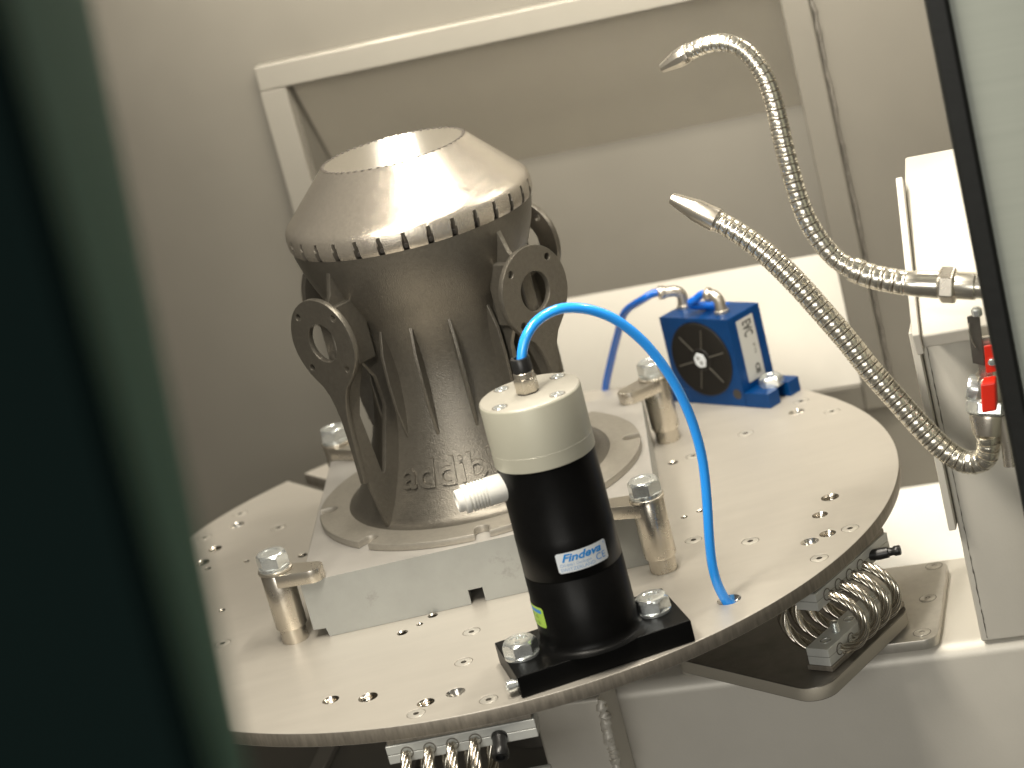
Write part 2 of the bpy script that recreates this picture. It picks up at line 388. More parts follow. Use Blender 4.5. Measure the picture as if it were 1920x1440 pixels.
screws = [(-18.9, -113.8), (-24.2, -144.7), (-15.9, -189.3), (89.6, -74.2), (113.5, -93.1), (157.1, -108.3), (137.8, -132.5), (-46.9, -184.6),
          (182.3, 49.8), (171.4, 77.5), (106.7, 37.7), (136.5, 50.7), (-136.9, -50.6), (-113.1, 92.8), (-135.8, 132), (-154.7, 107.6)]
big_cs = [(a, b, c*(1 if a == 93.6 else .9)) for a, b, c in big_cs]; threaded = [(a, b, c*.92) for a, b, c in threaded]
ro = []
# rim with a rectangular notch at the back left (around azimuth 121 degrees)
na = R(121.6); nd = Vector((math.cos(na), math.sin(na), 0)); nt_ = Vector((-nd.y, nd.x, 0))
for k in range(256):
    a = 2*PI*k/256
    if abs(a-na) > R(1.9): ro.append((200*math.cos(a), 200*math.sin(a)))
    elif not any(len(q) == 3 for q in ro):
        for s_, d_ in ((-1, 199.9), (-1, 158), (1, 158), (1, 199.9)):
            q = nd*d_+nt_*s_*5.5; ro.append((q.x, q.y, 0))
ro = [(q[0], q[1]) for q in ro]
holes = [ro]+[circ(x, y, rr, 28) for x, y, rr in big_cs+threaded+small]+[circ(x, y, 4.13, 32) for x, y in screws]
vs, fs = flat_poly(holes, -TH, 0, .25)
mb = MB(); mb.add(vs, fs)
# rim faces get the cut-edge look
me_o = mb.build('plate', [m_plate, m_edge], plate_root, smooth=30)
for p in me_o.data.polygons:
    c = p.center
    if abs(p.normal.z) < .3 and math.hypot(c.x, c.y) > .150: p.material_index = 1
# make plate hole walls shine
for x, y, rr in big_cs:
    o = MB().lathe([(rr+.02, -.15), (rr*.52, -3.9), (rr*.52, -6.4)], (x, y, 0), 28, cap=False).build('countersunk_hole', m_cone, plate_root)
    MB().lathe([(rr*.50, -6.2), (.01, -6.2)], (x, y, 0), 20, cap=False).build('bore_shade', m_dark, o)  # dark disc standing in for the shade down the hole
for x, y, rr in threaded:
    pr_ = [(rr+.02, -.05), (rr*.84, -.9)]
    for k in range(6): pr_ += [(rr*.80, -1.0-k*.85), (rr*.93, -1.4-k*.85)]
    o = MB().lathe(pr_, (x, y, 0), 28, cap=False).build('threaded_hole', m_hole, plate_root)
    MB().lathe([(rr*.92, -6.1), (.01, -6.1)], (x, y, 0), 20, cap=False).build('bore_shade', m_dark, o)  # dark disc for the shade at the bottom of the thread
for x, y, rr in small:
    MB().lathe([(rr+.02, -.1), (rr*.74, -.6), (rr*.70, -6.2), (.01, -6.2)], (x, y, 0), 20, cap=False).build('small_hole', m_hole, plate_root)
first = None
for i, (x, y) in enumerate(screws):
    if first is None:
        mb = MB()
        hexp = [(1.55, 0)]
        mb.lathe([(4.35, -2.6), (4.4, -.16), (4.25, -.06), (1.5, -.06)], (0, 0, 0), 36, cap=False)
        mb.cur = 1; mb.lathe([(1.6, -.05), (1.5, -2.2), (.01, -2.4)], (0, 0, 0), 6, cap=False)
        mb.lathe([(4.76, -.22), (4.3, -.22)], (0, 0, 0), 36, cap=False)
        mb.lathe([(4.44, -2.4), (4.8, -2.4)], (0, 0, 0), 36, cap=False)
        first = mb.build('countersunk_screw', [m_screw, m_line], None, origin=(0, 0, 0)); o = first
    else:
        o = first.copy(); sc.collection.objects.link(o)
    o.scale = (.87, .87, .87)
    o.parent = plate_root; o.location = Vector((x, y, TH))*S; o.rotation_euler = (0, 0, random.uniform(0, 6))

# ================================================================== SQUARE BLOCK
ph = R(-4.75); BH = 28.8
blk = empty('square_block', (0, 0, 0), 'thick square grey ground steel block clamped to the round table under the printed casting', 'block')
bx = Vector((math.cos(ph), math.sin(ph), 0)); by = Vector((-bx.y, bx.x, 0))
def BL(a, b, z): return bx*a+by*b+Vector((0, 0, z))
# front profile (a,z) with the small slot and lower-left relief step, extruded through the depth
fp = [(-77.5, 0.15), (-10, 0.15), (-10, 7.2), (-3.2, 7.2), (-3.2, 0.15), (84, 0.15), (84, BH), (-84, BH), (-84, 5.0), (-78.3, 4.6)]
mb = MB()
def tri_prism(mb, pts2, b0, b1):
    vs, fs = flat_poly([pts2], b0, b1)
    mb.add([BL(v.x, -v.z, v.y) for v in vs], fs)
tri_prism(mb, fp, -83.8, 83.8)
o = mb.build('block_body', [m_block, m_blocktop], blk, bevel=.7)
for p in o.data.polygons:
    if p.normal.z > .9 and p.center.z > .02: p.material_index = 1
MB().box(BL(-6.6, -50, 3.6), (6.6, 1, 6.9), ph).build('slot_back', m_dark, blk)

# ================================================================== PRINTED CASTING
cast = empty('printed_casting', (0, 0, BH), 'dark grey hourglass shaped 3D printed metal casting with conical cap and lettering on its foot', 'casting')
rz0 = R(-3.0)
FZ = BH+3.6
# flange with U notches
fl = []
for k in range(8):
    a = R(-92.8+45*k)
    d = Vector((math.cos(a), math.sin(a))); tt = Vector((-d.y, d.x))
    for dist, s_ in ((80.8, -1), (75.2, -1)):
        q = d*dist+tt*s_*3.6; fl.append((q.x, q.y))
    for m_ in range(1, 6):
        b = PI*m_/6; q = d*(75.2-3.4*math.sin(b)*.9)+tt*(-3.6*math.cos(b)); fl.append((q.x, q.y))
    for dist, s_ in ((75.2, 1), (80.8, 1)):
        q = d*dist+tt*s_*3.6; fl.append((q.x, q.y))
    for m_ in range(1, 16):
        aa = a+R(2.6)+(R(45)-R(5.2))*m_/16; fl.append((80.9*math.cos(aa), 80.9*math.sin(aa)))
vs, fs = flat_poly([fl], BH+.05, FZ, .5)
MB().add(vs, fs).build('base_flange', m_flange, cast, smooth=40)
profile = [(66.5, FZ-.2), (64.3, FZ+.35), (62.3, FZ+1.4), (60.9, FZ+3.2), (59.2, 38.5), (56.0, 43), (52.4, 49.5), (48.8, 57), (45.5, 65), (43.0, 73), (41.1, 81),
           (39.8, 89), (39.1, 97), (39.0, 104), (39.6, 110), (40.6, 116), (42.2, 122), (44.2, 127.5), (46.8, 132.5), (49.9, 138), (53.0, 145), (55.6, 152), (57.6, 159.5), (58.5, 163.6)]
MB().lathe(profile, n=160, cap=False).build('waisted_body', m_cast, cast, smooth=60)
def r_at(z):
    for (r0, z0), (r1, z1) in zip(profile, profile[1:]):
        if z0 <= z <= z1: return r0+(r1-r0)*(z-z0)/(z1-z0)
    return profile[-1][0] if z > 100 else profile[0][0]
# cap: band with scalloped slots, cone, flat top
NS = 32; az0 = R(-93.8)
capm = MB(); n = NS*24; rows = [(58.5, 163.55), (59.0, 164.6), (59.5, 166.2), (59.6, 168), (59.6, 170), (59.4, 172), (58.8, 173.6), (57.6, 175.2), (55.9, 176.9), (50, 182.9), (44, 189), (38, 195.1), (36.2, 197.0), (35.2, 198.0), (34.8, 198.3)]
vs = []; fs = []
for i, (rr, zz) in enumerate(rows):
    for k in range(n):
        a = az0+2*PI*k/n
        da = (((k+12) % 24)-12)*.49          # mm away from the nearest slot centre
        depth = 0
        # slot: pointed arch, wide at the bottom, closed at z 172.6
        hw = 1.42*min(1, max(0, (171.6-zz)/6.5))**.55 if zz < 171.6 else 0
        if abs(da) < hw: depth = 2.4*min(1, max(.15, (171.9-zz)/5))*(1 if abs(da) < hw*.75 else .5)
        q = rr-depth
        vs.append((q*math.cos(a), q*math.sin(a), zz))
for i in range(len(rows)-1):
    for k in range(n):
        k2 = (k+1) % n; fs.append((i*n+k, i*n+k2, (i+1)*n+k2, (i+1)*n+k))
capm.add(vs, fs)
capm.mi = [1 if (i//n < 6 and abs((((i % n)+12.5) % 24)-12) < 3.3*min(1, max(0, (171.6-rows[i//n][1])/6.5))**.55) else 0 for i in range(len(fs))]
capm.build('conical_cap', [m_castl, m_line2], cast, smooth=24)
MB().lathe([(34.8, 198.3), (0.01, 198.3)], n=128, cap=False).build('top_facet', m_top, cast, smooth=0)
# dotted ring: little dimples along the facet edge
firstd = None
for k in range(56):
    a = 2*PI*k/56
    if firstd is None:
        firstd = MB().lathe([(1.05, .0), (.98, .2), (.6, .34), (.01, .36)], n=8, cap=False).build('edge_dimple', m_dimple, None, origin=(0, 0, 0)); o = firstd
    else: o = firstd.copy(); sc.collection.objects.link(o)
    o.parent = cast; o.location = Vector((34.3*math.cos(a), 34.3*math.sin(a), 198.27-BH))*S
# drain holes in the slots
fh = None
for k in range(NS):
    a = az0+2*PI*k/NS
    if fh is None:
        fh = MB().lathe([(1.25, 0), (1.15, .45), (.01, .46)], axis=(1, 0, -.35), n=14, cap=False).build('slot_hole', m_dark, None, origin=(0, 0, 0)); o = fh
    else: o = fh.copy(); sc.collection.objects.link(o)
    o.parent = cast; o.location = Vector((57.3*math.cos(a), 57.3*math.sin(a), 165.4-BH))*S; o.rotation_euler = (0, 0, a)

# four brackets with round ports
def bracket(az):
    e = Vector((math.cos(az), math.sin(az), 0)); tt = Vector((-e.y, e.x, 0))
    def P3(rho, t, z): return e*rho+tt*t+Vector((0, 0, z))
    # radial web with window (polygon in rho, z)
    outer = [(59.5, FZ-.5), (63.8, FZ-.3), (67.9, 56), (69.6, 75), (69.6, 100), (67.5, 108), (66.8, 140), (60.2, 148), (56.8, 158.5), (54, 158), (50, 143), (44, 130), (37.5, 116), (37, 97), (40, 80), (46, 60), (56, 40)]
    win = [(52.2, 112), (47.0, 102.5), (46.0, 88), (56.3, 60.0), (57.4, 58.4), (58.9, 58.6), (62.4, 89.5), (58.0, 101.5)]
    vs, fs = flat_poly([outer, win], -1.3, 1.3, .25)
    root = MB().add([P3(v.x, v.z, v.y) for v in vs], fs).build('bracket', m_cast, cast, smooth=40)
    def sub(mb, name, m=m_cast, **k): return mb.build(name, m, root, **k)
    # slab seen through the port
    sub(MB().prism([P3(45, 0, 112), P3(67.2, 0, 112), P3(67.2, 0, 143), P3(45, 0, 143)], -tt*3.9, tt*3.9), 'port_rib', bevel=1.2)
    if abs(az-R(42)) < .01:
        sub(MB().lathe([(11, 46), (11, 54), (10.2, 58), (8, 61.5), (4.5, 63.6), (.01, 64.3)], (0, 0, 131), n=36, axis=tuple(e), cap=False), 'port_dome', m_castl)
    # port disc with centre hole and four bolt holes, plus the neck running down
    discz = 128.5
    ol = []
    # right half of neck outline then arc over the top
    neck = [(1.4, 58), (1.6, 74), (2.4, 90), (3.6, 96), (5.6, 102), (8.2, 106.5), (11.8, 109.8), (15.2, 113.2)]
    ol += [(-a_, b_) for a_, b_ in reversed(neck)]
    ol = [(a_, b_-discz) for a_, b_ in neck]
    a1 = math.atan2(neck[-1][1]-discz, neck[-1][0]); a2 = PI-a1
    for k in range(1, 48):
        aa = a1+(a2-a1)*k/48; ol.append((21.2*math.cos(aa), 21.2*math.sin(aa)))
    ol += [(-a_, b_-discz) for a_, b_ in reversed(neck)]
    hs_ = [circ(0, 0, 9.3, 40)]+[circ(12.4*sx, 12.4*sy, 1.7, 14) for sx in (-1, 1) for sy in (-1, 1)]
    vs, fs = flat_poly([ol]+hs_, 0, 2.9, .3)
    sub(MB().add([P3(68.2+v.z, v.x, v.y+discz) for v in vs], fs), 'port_disc', smooth=40)
for k in range(4): bracket(R(-138+90*k))
# fins across the waist
for q in range(4):
    for a0 in (-132+3, -107, -82, -57+3):
        a = R(a0+90*q); e = Vector((math.cos(a), math.sin(a), 0)); tt = Vector((-e.y, e.x, 0))
        ctrl = [(r_at(124)-.6, 124.5), (46.0, 112), (46.6, 98), (46.0, 84), (r_at(70)-.3, 69.5)]
        inner = [(38.3, 80), (37.8, 100), (38.6, 112)]
        poly = [e*r_+Vector((0, 0, z_)) for r_, z_ in ctrl+inner]
        MB().prism(poly, -tt*.85, tt*.85).build('fin', m_cast, cast, bevel=.35)
# lettering wrapped on the foot, raised
vs, fs = text_mesh('addiblast', 18.6, ext=.55, align='LEFT', sub=2.2, bold=.10)
out = []
for v in vs:
    zz = 48.6+v.y*.94; rr = r_at(zz)
    rr += (1.4 if v.z > 0 else -1.2)
    a = R(-131.6)+v.x*1.06/50.5
    out.append((rr*math.cos(a), rr*math.sin(a), zz))
MB().add(out, fs).build('lettering', m_cast, cast, smooth=0)

# ================================================================== CLAMPS
def bolt(parent, c, z, af=13.0, h=5.5, rot=0.0, stamp=True):
    """hexagon head with chamfered crown, washers below; c is the xy centre, z the underside of the head"""
    n = 48; rows = []
    vs = []; fs = []; af2 = af/2
    def hexr(a): return af2/math.cos(((a+PI/6) % (PI/3))-PI/6)
    zs = [0, .35, .6, .8, .92, 1.0]
    for zf in zs:
        zz = z+h*zf
        for k in range(n):
            a = 2*PI*k/n; rr = hexr(a-0)
            lim = af2*1.155-(max(0, zz-(z+h-1.9)))*1.75*.55
            lim = af2*1.16 if zz < z+h-1.5 else af2*1.16-(zz-(z+h-1.5))*.95
            rr = min(rr, lim)
            vs.append((c[0]+rr*math.cos(a+rot), c[1]+rr*math.sin(a+rot), zz))
    m_ = len(zs)
    for i in range(m_-1):
        for k in range(n):
            k2 = (k+1) % n; fs.append((i*n+k, i*n+k2, (i+1)*n+k2, (i+1)*n+k))
    # crown
    b = len(vs)
    for rr, dz in ((af2*.90, .06), (af2*.62, .06), (af2*.56, -.22)):
        for k in range(n):
            a = 2*PI*k/n; vs.append((c[0]+rr*math.cos(a+rot), c[1]+rr*math.sin(a+rot), z+h+dz))
    base = (m_-1)*n
    for s0, s1 in ((base, b), (b, b+n), (b+n, b+2*n)):
        for k in range(n): k2 = (k+1) % n; fs.append((s0+k, s0+k2, s1+k2, s1+k))
    fs.append(tuple(b+2*n+k for k in range(n)))
    o = MB().add(vs, fs).build('bolt_head', m_zinc, parent, smooth=14)
    return o
def stamp_text(parent, txt, c, z, rot, size=3.6):
    vs, fs = text_mesh(txt, size, ext=.18)
    cs, sn = math.cos(rot), math.sin(rot)
    MB().add([(c[0]+v.x*cs-v.y*sn, c[1]+v.x*sn+v.y*cs, z+v.z) for v in vs], fs).build('stamping', m_zinc, parent, smooth=0)

def make_clamp(label, loc, arm_dir, brot):
    t = empty('clamp_post', (0, 0, 0), label, 'clamp', 'four bolted clamps holding the square block')
    MB().lathe([(6.2, .1), (6.3, .5), (6.3, 7.0)], n=40).build('foot', m_nickel, t)
    MB().lathe([(6.0, 7.0), (7.0, 7.2), (7.45, 8.0), (7.45, 34.6), (7.2, 35.0)], n=48).build('sleeve', m_nickel, t)
    pts = [(7.3*math.cos(a), 7.3*math.sin(a)) for a in [PI/2+PI*k/16 for k in range(17)]]
    pts += [(17.5+5.9*math.cos(a), 5.9*math.sin(a)) for a in [-PI/2+PI*k/16 for k in range(17)]]
    vs, fs = flat_poly([pts], BH+.1, 35.2, .35)
    MB().add(vs, fs).build('clamp_arm', m_nickel, t, smooth=40)
    MB().lathe([(7.8, 35.2), (8.1, 35.4), (8.1, 36.4), (7.8, 36.6)], n=44).build('washer', m_nickel, t)
    mb = MB(); mb.lathe([(6.9, 36.6), (7.3, 36.7), (7.3, 37.3), (6.8, 37.4), (6.8, 37.5), (7.3, 37.6), (7.3, 38.3), (6.8, 38.4)], n=44)
    mb.build('spring_washer', m_zinc, t)
    bolt(t, (0, 0), 38.4, 13.2, 6.2, brot-arm_dir)
    t.location = Vector(loc)*S; t.rotation_euler = (0, 0, arm_dir)
    t['label'] = label
    return t
make_clamp('bolted clamp post at the front left corner of the square block, its arm fully visible', (-100.6, -69.2, 0), R(-20), R(20))
make_clamp('bolted clamp post standing between the black cylinder and the long blue hose', (72.0, -100.2, 0), R(158), R(10))
make_clamp('bolted clamp post half hidden behind the curved blue hose beside the blue vibrator', (98.5, 70.5, 0), R(212), R(22))
make_clamp('bolted clamp post half hidden behind the left bracket of the casting', (-71.5, 99.0, 0), R(-50), R(5))

# ================================================================== BLACK CYLINDER VIBRATOR
cx, cy = 32.4, -171.0; bd = R(9.2)
vib = empty('piston_vibrator', (cx, cy, 0), 'black cylindrical pneumatic vibrator with beige cap standing at the front rim of the table', 'vibrator')
bX = Vector((math.cos(bd), math.sin(bd), 0)); bY = Vector((-bX.y, bX.x, 0)); bc = Vector((32.5, -170.9, 0))
MB().box(bc+Vector((0, 0, 5.05)), (76.7, 42, 9.9), bd).build('mounting_base', m_black, vib, bevel=.55)
pf_ = [(25.5, 10.0), (23.6, 10.25), (22.2, 10.9), (21.5, 12.2), (21.25, 14), (21.1, 42.2), (20.75, 42.5), (20.75, 42.7), (21.05, 43), (21.0, 60), (20.9, 60.2), (20.75, 91.6)]
MB().lathe(pf_, (cx, cy, 0), 112, cap=False).build('cylinder', m_black, vib, smooth=50)
MB().lathe([(20.9, 91.6), (21.3, 91.9), (21.3, 98.0)], (cx, cy, 0), 96).build('cap_ring', m_cap, vib, smooth=20)
MB().lathe([(21.30, 97.98), (21.34, 98.03), (21.30, 98.08)], (cx, cy, 0), 96, cap=False).build('cap_seam', m_seam, vib)
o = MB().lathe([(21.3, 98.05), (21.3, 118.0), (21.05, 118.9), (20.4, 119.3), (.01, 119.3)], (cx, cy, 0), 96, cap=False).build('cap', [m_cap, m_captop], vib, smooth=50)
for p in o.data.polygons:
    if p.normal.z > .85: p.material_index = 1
for k in range(4):
    a = R(32.5+90*k+7); c = Vector((cx+16.9*math.cos(a), cy+16.9*math.sin(a), 119.3))
    mb = MB(); mb.cur = 1; mb.lathe([(3.4, .02), (3.4, .12), (2.95, .14), (2.9, .0)], c, 28, cap=False)
    mb.cur = 0; mb.lathe([(2.9, .06), (2.7, .32), (1.6, .34), (1.5, .02)], c, 28, cap=False)
    mb.lathe([(1.38, .06), (1.3, .04), (.01, .03)], c, 6, cap=False)
    mb.build('socket_screw', [m_zinc, m_line], vib)
for pos, rr in (((60.6, -167.2), .25), ((2.2, -176.9), .62)):
    MB().lathe([(7.4, 10.0), (7.6, 10.2), (7.6, 11.3), (7.3, 11.6)], (*pos, 0), 40).build('washer', m_zinc, vib)
    bolt(vib, pos, 11.6, 13.2, 5.8, rr)
    stamp_text(vib, '8.8', (pos[0]+.8, pos[1]+1.8), 17.42, R(-12), 3.6); stamp_text(vib, 'M', (pos[0]-1.2, pos[1]-3.8), 17.42, R(-12), 3.0)
# side socket screw on the left end of the base
c = bc-bX*38.3-bY*15.2+Vector((0, 0, 4.6))
MB().lathe([(2.2, -1), (2.2, .8), (2.7, .9), (2.7, 4.0), (2.3, 4.3), (1.4, 4.3), (1.3, 2.8), (.01, 2.8)], c, 20, axis=tuple(-bX), cap=False).build('side_screw', m_zinc, vib)
# push-in fitting
fc = (cx-.3, cy-.2, 0)
MB().lathe([(4.3, 119.2), (4.4, 119.9)], fc, 30).build('fitting_seal', m_dark, vib)
MB().lathe([(4.85, 119.8), (5.0, 120.1), (5.0, 125.6), (4.7, 126.0)], fc, 6, ph=R(12)).build('fitting_nut', m_nickel, vib, bevel=.3)
MB().lathe([(4.3, 126.0), (4.3, 128.2), (4.1, 128.4)], fc, 32).build('fitting_body', m_nickel, vib)
MB().lathe([(3.9, 128.4), (4.1, 128.6), (4.1, 133.9), (3.8, 134.4), (2.4, 134.4), (2.3, 133.0)], fc, 32, cap=False).build('fitting_collar', m_blackp, vib)
# white plastic silencer, upper left of the black body
az = R(190); d = Vector((math.cos(az), math.sin(az), 0)); c0 = Vector((cx, cy, 83.6))
mb = MB(); pr_ = [(5.9, 17), (6.0, 26.5)]
for k in range(6): pr_ += [(6.05, 27.1+k*1.35), (6.05, 27.7+k*1.35), (5.2, 27.8+k*1.35), (5.2, 28.4+k*1.35)]
pr_ += [(6.05, 35.6), (6.05, 37.3), (5.9, 37.6), (4.75, 37.7), (4.7, 40.3), (4.3, 40.7), (3.2, 40.7), (3.1, 39.6), (.01, 39.6)]
MB().lathe(pr_, c0, 40, axis=tuple(d), cap=False).build('silencer', m_white, vib, smooth=35)
# labels on the cylinder
def cyl_patch(a0, a1, z0, z1, rad, rc=.8):
    vs = []; fs = []; n = 28; m_ = 12
    for j in range(m_+1):
        z = z0+(z1-z0)*j/m_
        ins = 0
        dz = min(z-z0, z1-z)
        if dz < rc: ins = rc-math.sqrt(max(0, rc*rc-(rc-dz)**2))
        for i in range(n+1):
            A0 = a0+ins/rad; A1 = a1-ins/rad; a = A0+(A1-A0)*i/n
            vs.append((cx+rad*math.cos(a), cy+rad*math.sin(a), z))
    for j in range(m_):
        for i in range(n):
            q = j*(n+1)+i; fs.append((q, q+1, q+n+2, q+n+1))
    return vs, fs
def wrap_text(txt, size, amid, z, rad, m, parent, shear=0, bold=0, sx=1.0, align='CENTER'):
    vs, fs = text_mesh(txt, size, shear=shear, bold=bold, align=align, sub=1.2)
    MB().add([(cx+rad*math.cos(amid+v.x*sx/rad), cy+rad*math.sin(amid+v.x*sx/rad), z+v.y) for v in vs], fs).build('print', m, parent, smooth=0)
lab = MB().add(*cyl_patch(R(-108.4), R(-46.3), 46.6, 55.4, 21.22)).build('maker_label', m_label, vib, smooth=60)
wrap_text('Findeva', 4.6, R(-79.0), 51.5, 21.30, m_ink, lab, shear=.35, bold=.13, sx=1.26)
wrap_text('\u00ae', 1.2, R(-49.0), 53.7, 21.30, m_ink, lab)
wrap_text('CH-8461 Oerlingen', 1.75, R(-105.8), 49.4, 21.30, m_inkl, lab, sx=.98, align='LEFT')
wrap_text('SWITZERLAND', 2.1, R(-105.8), 47.3, 21.30, m_inkl, lab, sx=1.06, align='LEFT')
wrap_text('C\u03f5' if False else 'CE', 4.0, R(-57.0), 48.0, 21.30, m_ink, lab, sx=1.05, bold=-.02)
lab = MB().add(*cyl_patch(R(-190), R(-144), 21.5, 30.8, 21.4)).build('green_label', m_green, vib, smooth=60)
lab['label'] = 'small lime green sticker'
vs, fs = cyl_patch(R(-186), R(-148), 28.0, 29.6, 21.47, .3); MB().add(vs, fs).build('print', m_ink, lab, smooth=60)
wrap_text('FKL-35', 2.4, R(-165), 25.4, 21.48, m_greend, lab); wrap_text('5 bar 06', 2.4, R(-165), 22.5, 21.48, m_greend, lab)

# ---- blue hose from the cylinder down into the table
hp_ = [(32.2, -171, 120.5), (32.3, -171.0, 129.7), (34.0, -170.4, 136.6), (37.4, -169.4, 142.3), (42.5, -167.8, 146.3), (49.2, -165.7, 148.1), (56.4, -163.5, 147.4), (65.8, -160.5, 143.0), (75.5, -157.5, 134.6), (84.7, -154.6, 120.7), (91.4, -152.5, 103.9), (95.2, -151.3, 87.5), (96.5, -150.9, 72.4), (96.1, -151.0, 60.3), (94.0, -151.7, 45.0), (91.4, -152.6, 29.9), (90.0, -153.0, 17.8), (90.4, -152.7, 7.8), (92.6, -151.9, -1.4), (95, -151, -8)]
P_, L_ = spline(hp_, 150)
tag(MB().tube(P_, 2.15, 24).build('air_hose', m_hose, None), 'bright blue air hose arching from the beige capped cylinder down into the table', 'hose')

# ================================================================== BLUE TURBINE VIBRATOR
A2 = Vector((112.4, 127.6, 0)); B2 = Vector((144.3, 90.3, 0)); dx = (B2-A2).normalized(); dy = Vector((-dx.y, dx.x, 0)); W = 49.0; DP = 26.5
tb = empty('turbine_vibrator', (140, 118, 0), 'deep blue block shaped turbine vibrator with round black cover at the back of the table', 'vibrator')
def TB(a, b, z): return A2+dx*a+dy*b+Vector((0, 0, z))
vs, fs = flat_poly([[(0, 8), (W, 8), (W, 49.5), (0, 49.5)], circ(24.5, 26.4, 21.1, 56)], 0, 5)
mb = MB().add([TB(v.x, v.z, v.y) for v in vs], fs)
mb.hexa([TB(0, 5, 8), TB(W, 5, 8), TB(W, DP, 8), TB(0, DP, 8), TB(0, 5, 49.5), TB(W, 5, 49.5), TB(W, DP, 49.5), TB(0, DP, 49.5)])
mb.build('housing', m_blue, tb, bevel=.5)
# base with open slots for the bolts
for sg, a0, a1 in ((1, W, W+16.5), (-1, -16.5, 0)):
    am = (a0+a1)/2; ol = [(a0, 0), (a1, 0), (a1, 9.0)] if sg > 0 else [(a0, 0), (a1, 0), (a1, DP), (a0, DP), (a0, DP-9)]
    if sg > 0:
        slot = [(a1-4.5, 9.3)]+[(a1-7.5+4.2*math.cos(t_), DP/2+4.2*math.sin(t_)) for t_ in [-PI/2-PI*k/10 for k in range(11)]]+[(a1-4.5, DP-9.3), (a1, DP-9)]
        ol = ol+slot+[(a1, DP), (a0, DP)]
    else:
        slot = [(a0+4.5, DP-9.3)]+[(a0+7.5+4.2*math.cos(t_), DP/2+4.2*math.sin(t_)) for t_ in [PI/2-PI*k/10 for k in range(11)]]+[(a0+4.5, 9.3), (a0, 9)]
        ol = ol+slot
    vs, fs = flat_poly([ol], .1, 8)
    MB().add([TB(v.x, v.y, v.z) for v in vs], fs).build('foot', m_blue, tb, bevel=.5)
MB().hexa([TB(0, 0, .1), TB(W, 0, .1), TB(W, DP, .1), TB(0, DP, .1), TB(0, 0, 7.98), TB(W, 0, 7.98), TB(W, DP, 7.98), TB(0, DP, 7.98)]).build('base_block', m_blue, tb)
MB().lathe([(2.9, -.3), (2.9, .12), (.01, .13)], TB(44.2, .1, 7.0), 24, axis=tuple(-dy), cap=False).build('pin_hole', m_dark, tb)
cov = MB().lathe([(21.0, -1.0), (21.0, .4), (20.3, .9), (19.0, .5), (6.5, .35), (5.8, 1.0), (3.0, 1.3), (.01, 1.3)], TB(24.5, 0, 26.2), 64, axis=tuple(-dy), cap=False).build('round_cover', m_cover, tb, smooth=30)
for k in range(6):
    a = R(15+60*k); q0 = TB(24.5+6.5*math.cos(a), -.55, 26.2+6.5*math.sin(a)); q1 = TB(24.5+17.5*math.cos(a), -.55, 26.2+17.5*math.sin(a))
    MB().tube([q0, q1], .45, 6).build('cover_rib', m_rib, cov)
lg = MB().prism([TB(24.5+x, 0, 26.2+z) for x, z in ((-4, 1.2), (-1.6, 4.0), (2.8, 3.2), (4.2, 0), (3.2, -3.6), (-.6, -4.2), (-3.4, -2.6))], -dy*1.2, -dy*1.9).build('emblem', m_label, cov, bevel=.2)
for x, z in ((-1.0, 1.2), (.9, -1.4)):
    MB().lathe([(1.1, 1.95), (.5, 1.95)], TB(24.5+x, 0, 26.2+z), 14, axis=tuple(-dy), cap=False).build('emblem_mark', m_inkk, lg)
# side label
def SB(b, z, off): return TB(W+off, b, z)
lab = MB().hexa([SB(6.0, 11.5, .02), SB(19.5, 11.5, .02), SB(19.5, 11.5, .25), SB(6.0, 11.5, .25), SB(6.0, 46, .02), SB(19.5, 46, .02), SB(19.5, 46, .25), SB(6.0, 46, .25)]).build('side_label', m_labelg, tb)
def side_text(txt, size, b, z, vertical=True, bold=0, m=m_inkk, sx=1):
    vs, fs = text_mesh(txt, size, bold=bold, align='LEFT')
    MB().add([SB(b-v.y, z-v.x*sx, .32) if vertical else SB(b+v.x*sx, z+v.y, .32) for v in vs], fs).build('print', m, lab, smooth=0)
side_text('EAC', 8.0, 16.8-8+8.2, 44.5, True, .35, sx=.72) if False else None
vs, fs = text_mesh('EAC', 7.8, bold=.2, align='LEFT')
MB().add([SB(16.9-v.y*1.25, 44.5-v.x*.62, .32) for v in vs], fs).build('print', m_inkk, lab, smooth=0)
side_text('K-13', 2.6, 16.6, 30.5, True, .0, sx=1.1)
side_text('CE', 4.6, 16.4, 19.5, True, .25)
# bolts of the turbine feet
for a_, r_ in ((W+9.0, .4), (-9.0, .1)):
    q = TB(a_, DP/2, 0); bo = bolt(tb, (q.x, q.y), 8.2, 11.5, 5.2, r_)
    MB().lathe([(6.0, 8.0), (6.0, 8.25)], (q.x, q.y, 0), 30).build('washer', m_zinc, tb)
# elbow fittings
def elbow(a, b, ang, rise=9.0, arm=4.5, col=4.2):
    c = TB(a, b, 49.5); e = Vector((math.cos(ang), math.sin(ang), .12)).normalized()
    mb = MB(); mb.lathe([(4.1, 0), (4.1, 1.6), (3.3, 2.1), (3.0, rise-3)], c, 24)
    pts = [c+Vector((0, 0, rise-3.4))]
    for k in range(9):
        t_ = k/8*PI/2; pts.append(c+Vector((0, 0, rise-3.2))+Vector((0, 0, 1))*4.2*math.sin(t_)+e*4.2*(1-math.cos(t_)))
    pts.append(pts[-1]+e*arm)
    mb.tube(pts, 3.0, 22); endp = pts[-1]
    mb.lathe([(3.4, 0), (3.7, .5), (3.7, col-.6), (3.3, col), (2.1, col)], endp-e*.4, 24, axis=tuple(e))
    mb.build('elbow_fitting', m_nickel, tb, smooth=45)
    return endp+e*3.4, e
e1, d1 = elbow(5.5, 15.5, R(176)); e2, d2 = elbow(37.5, 9.5, R(140), arm=.8, col=3.0)
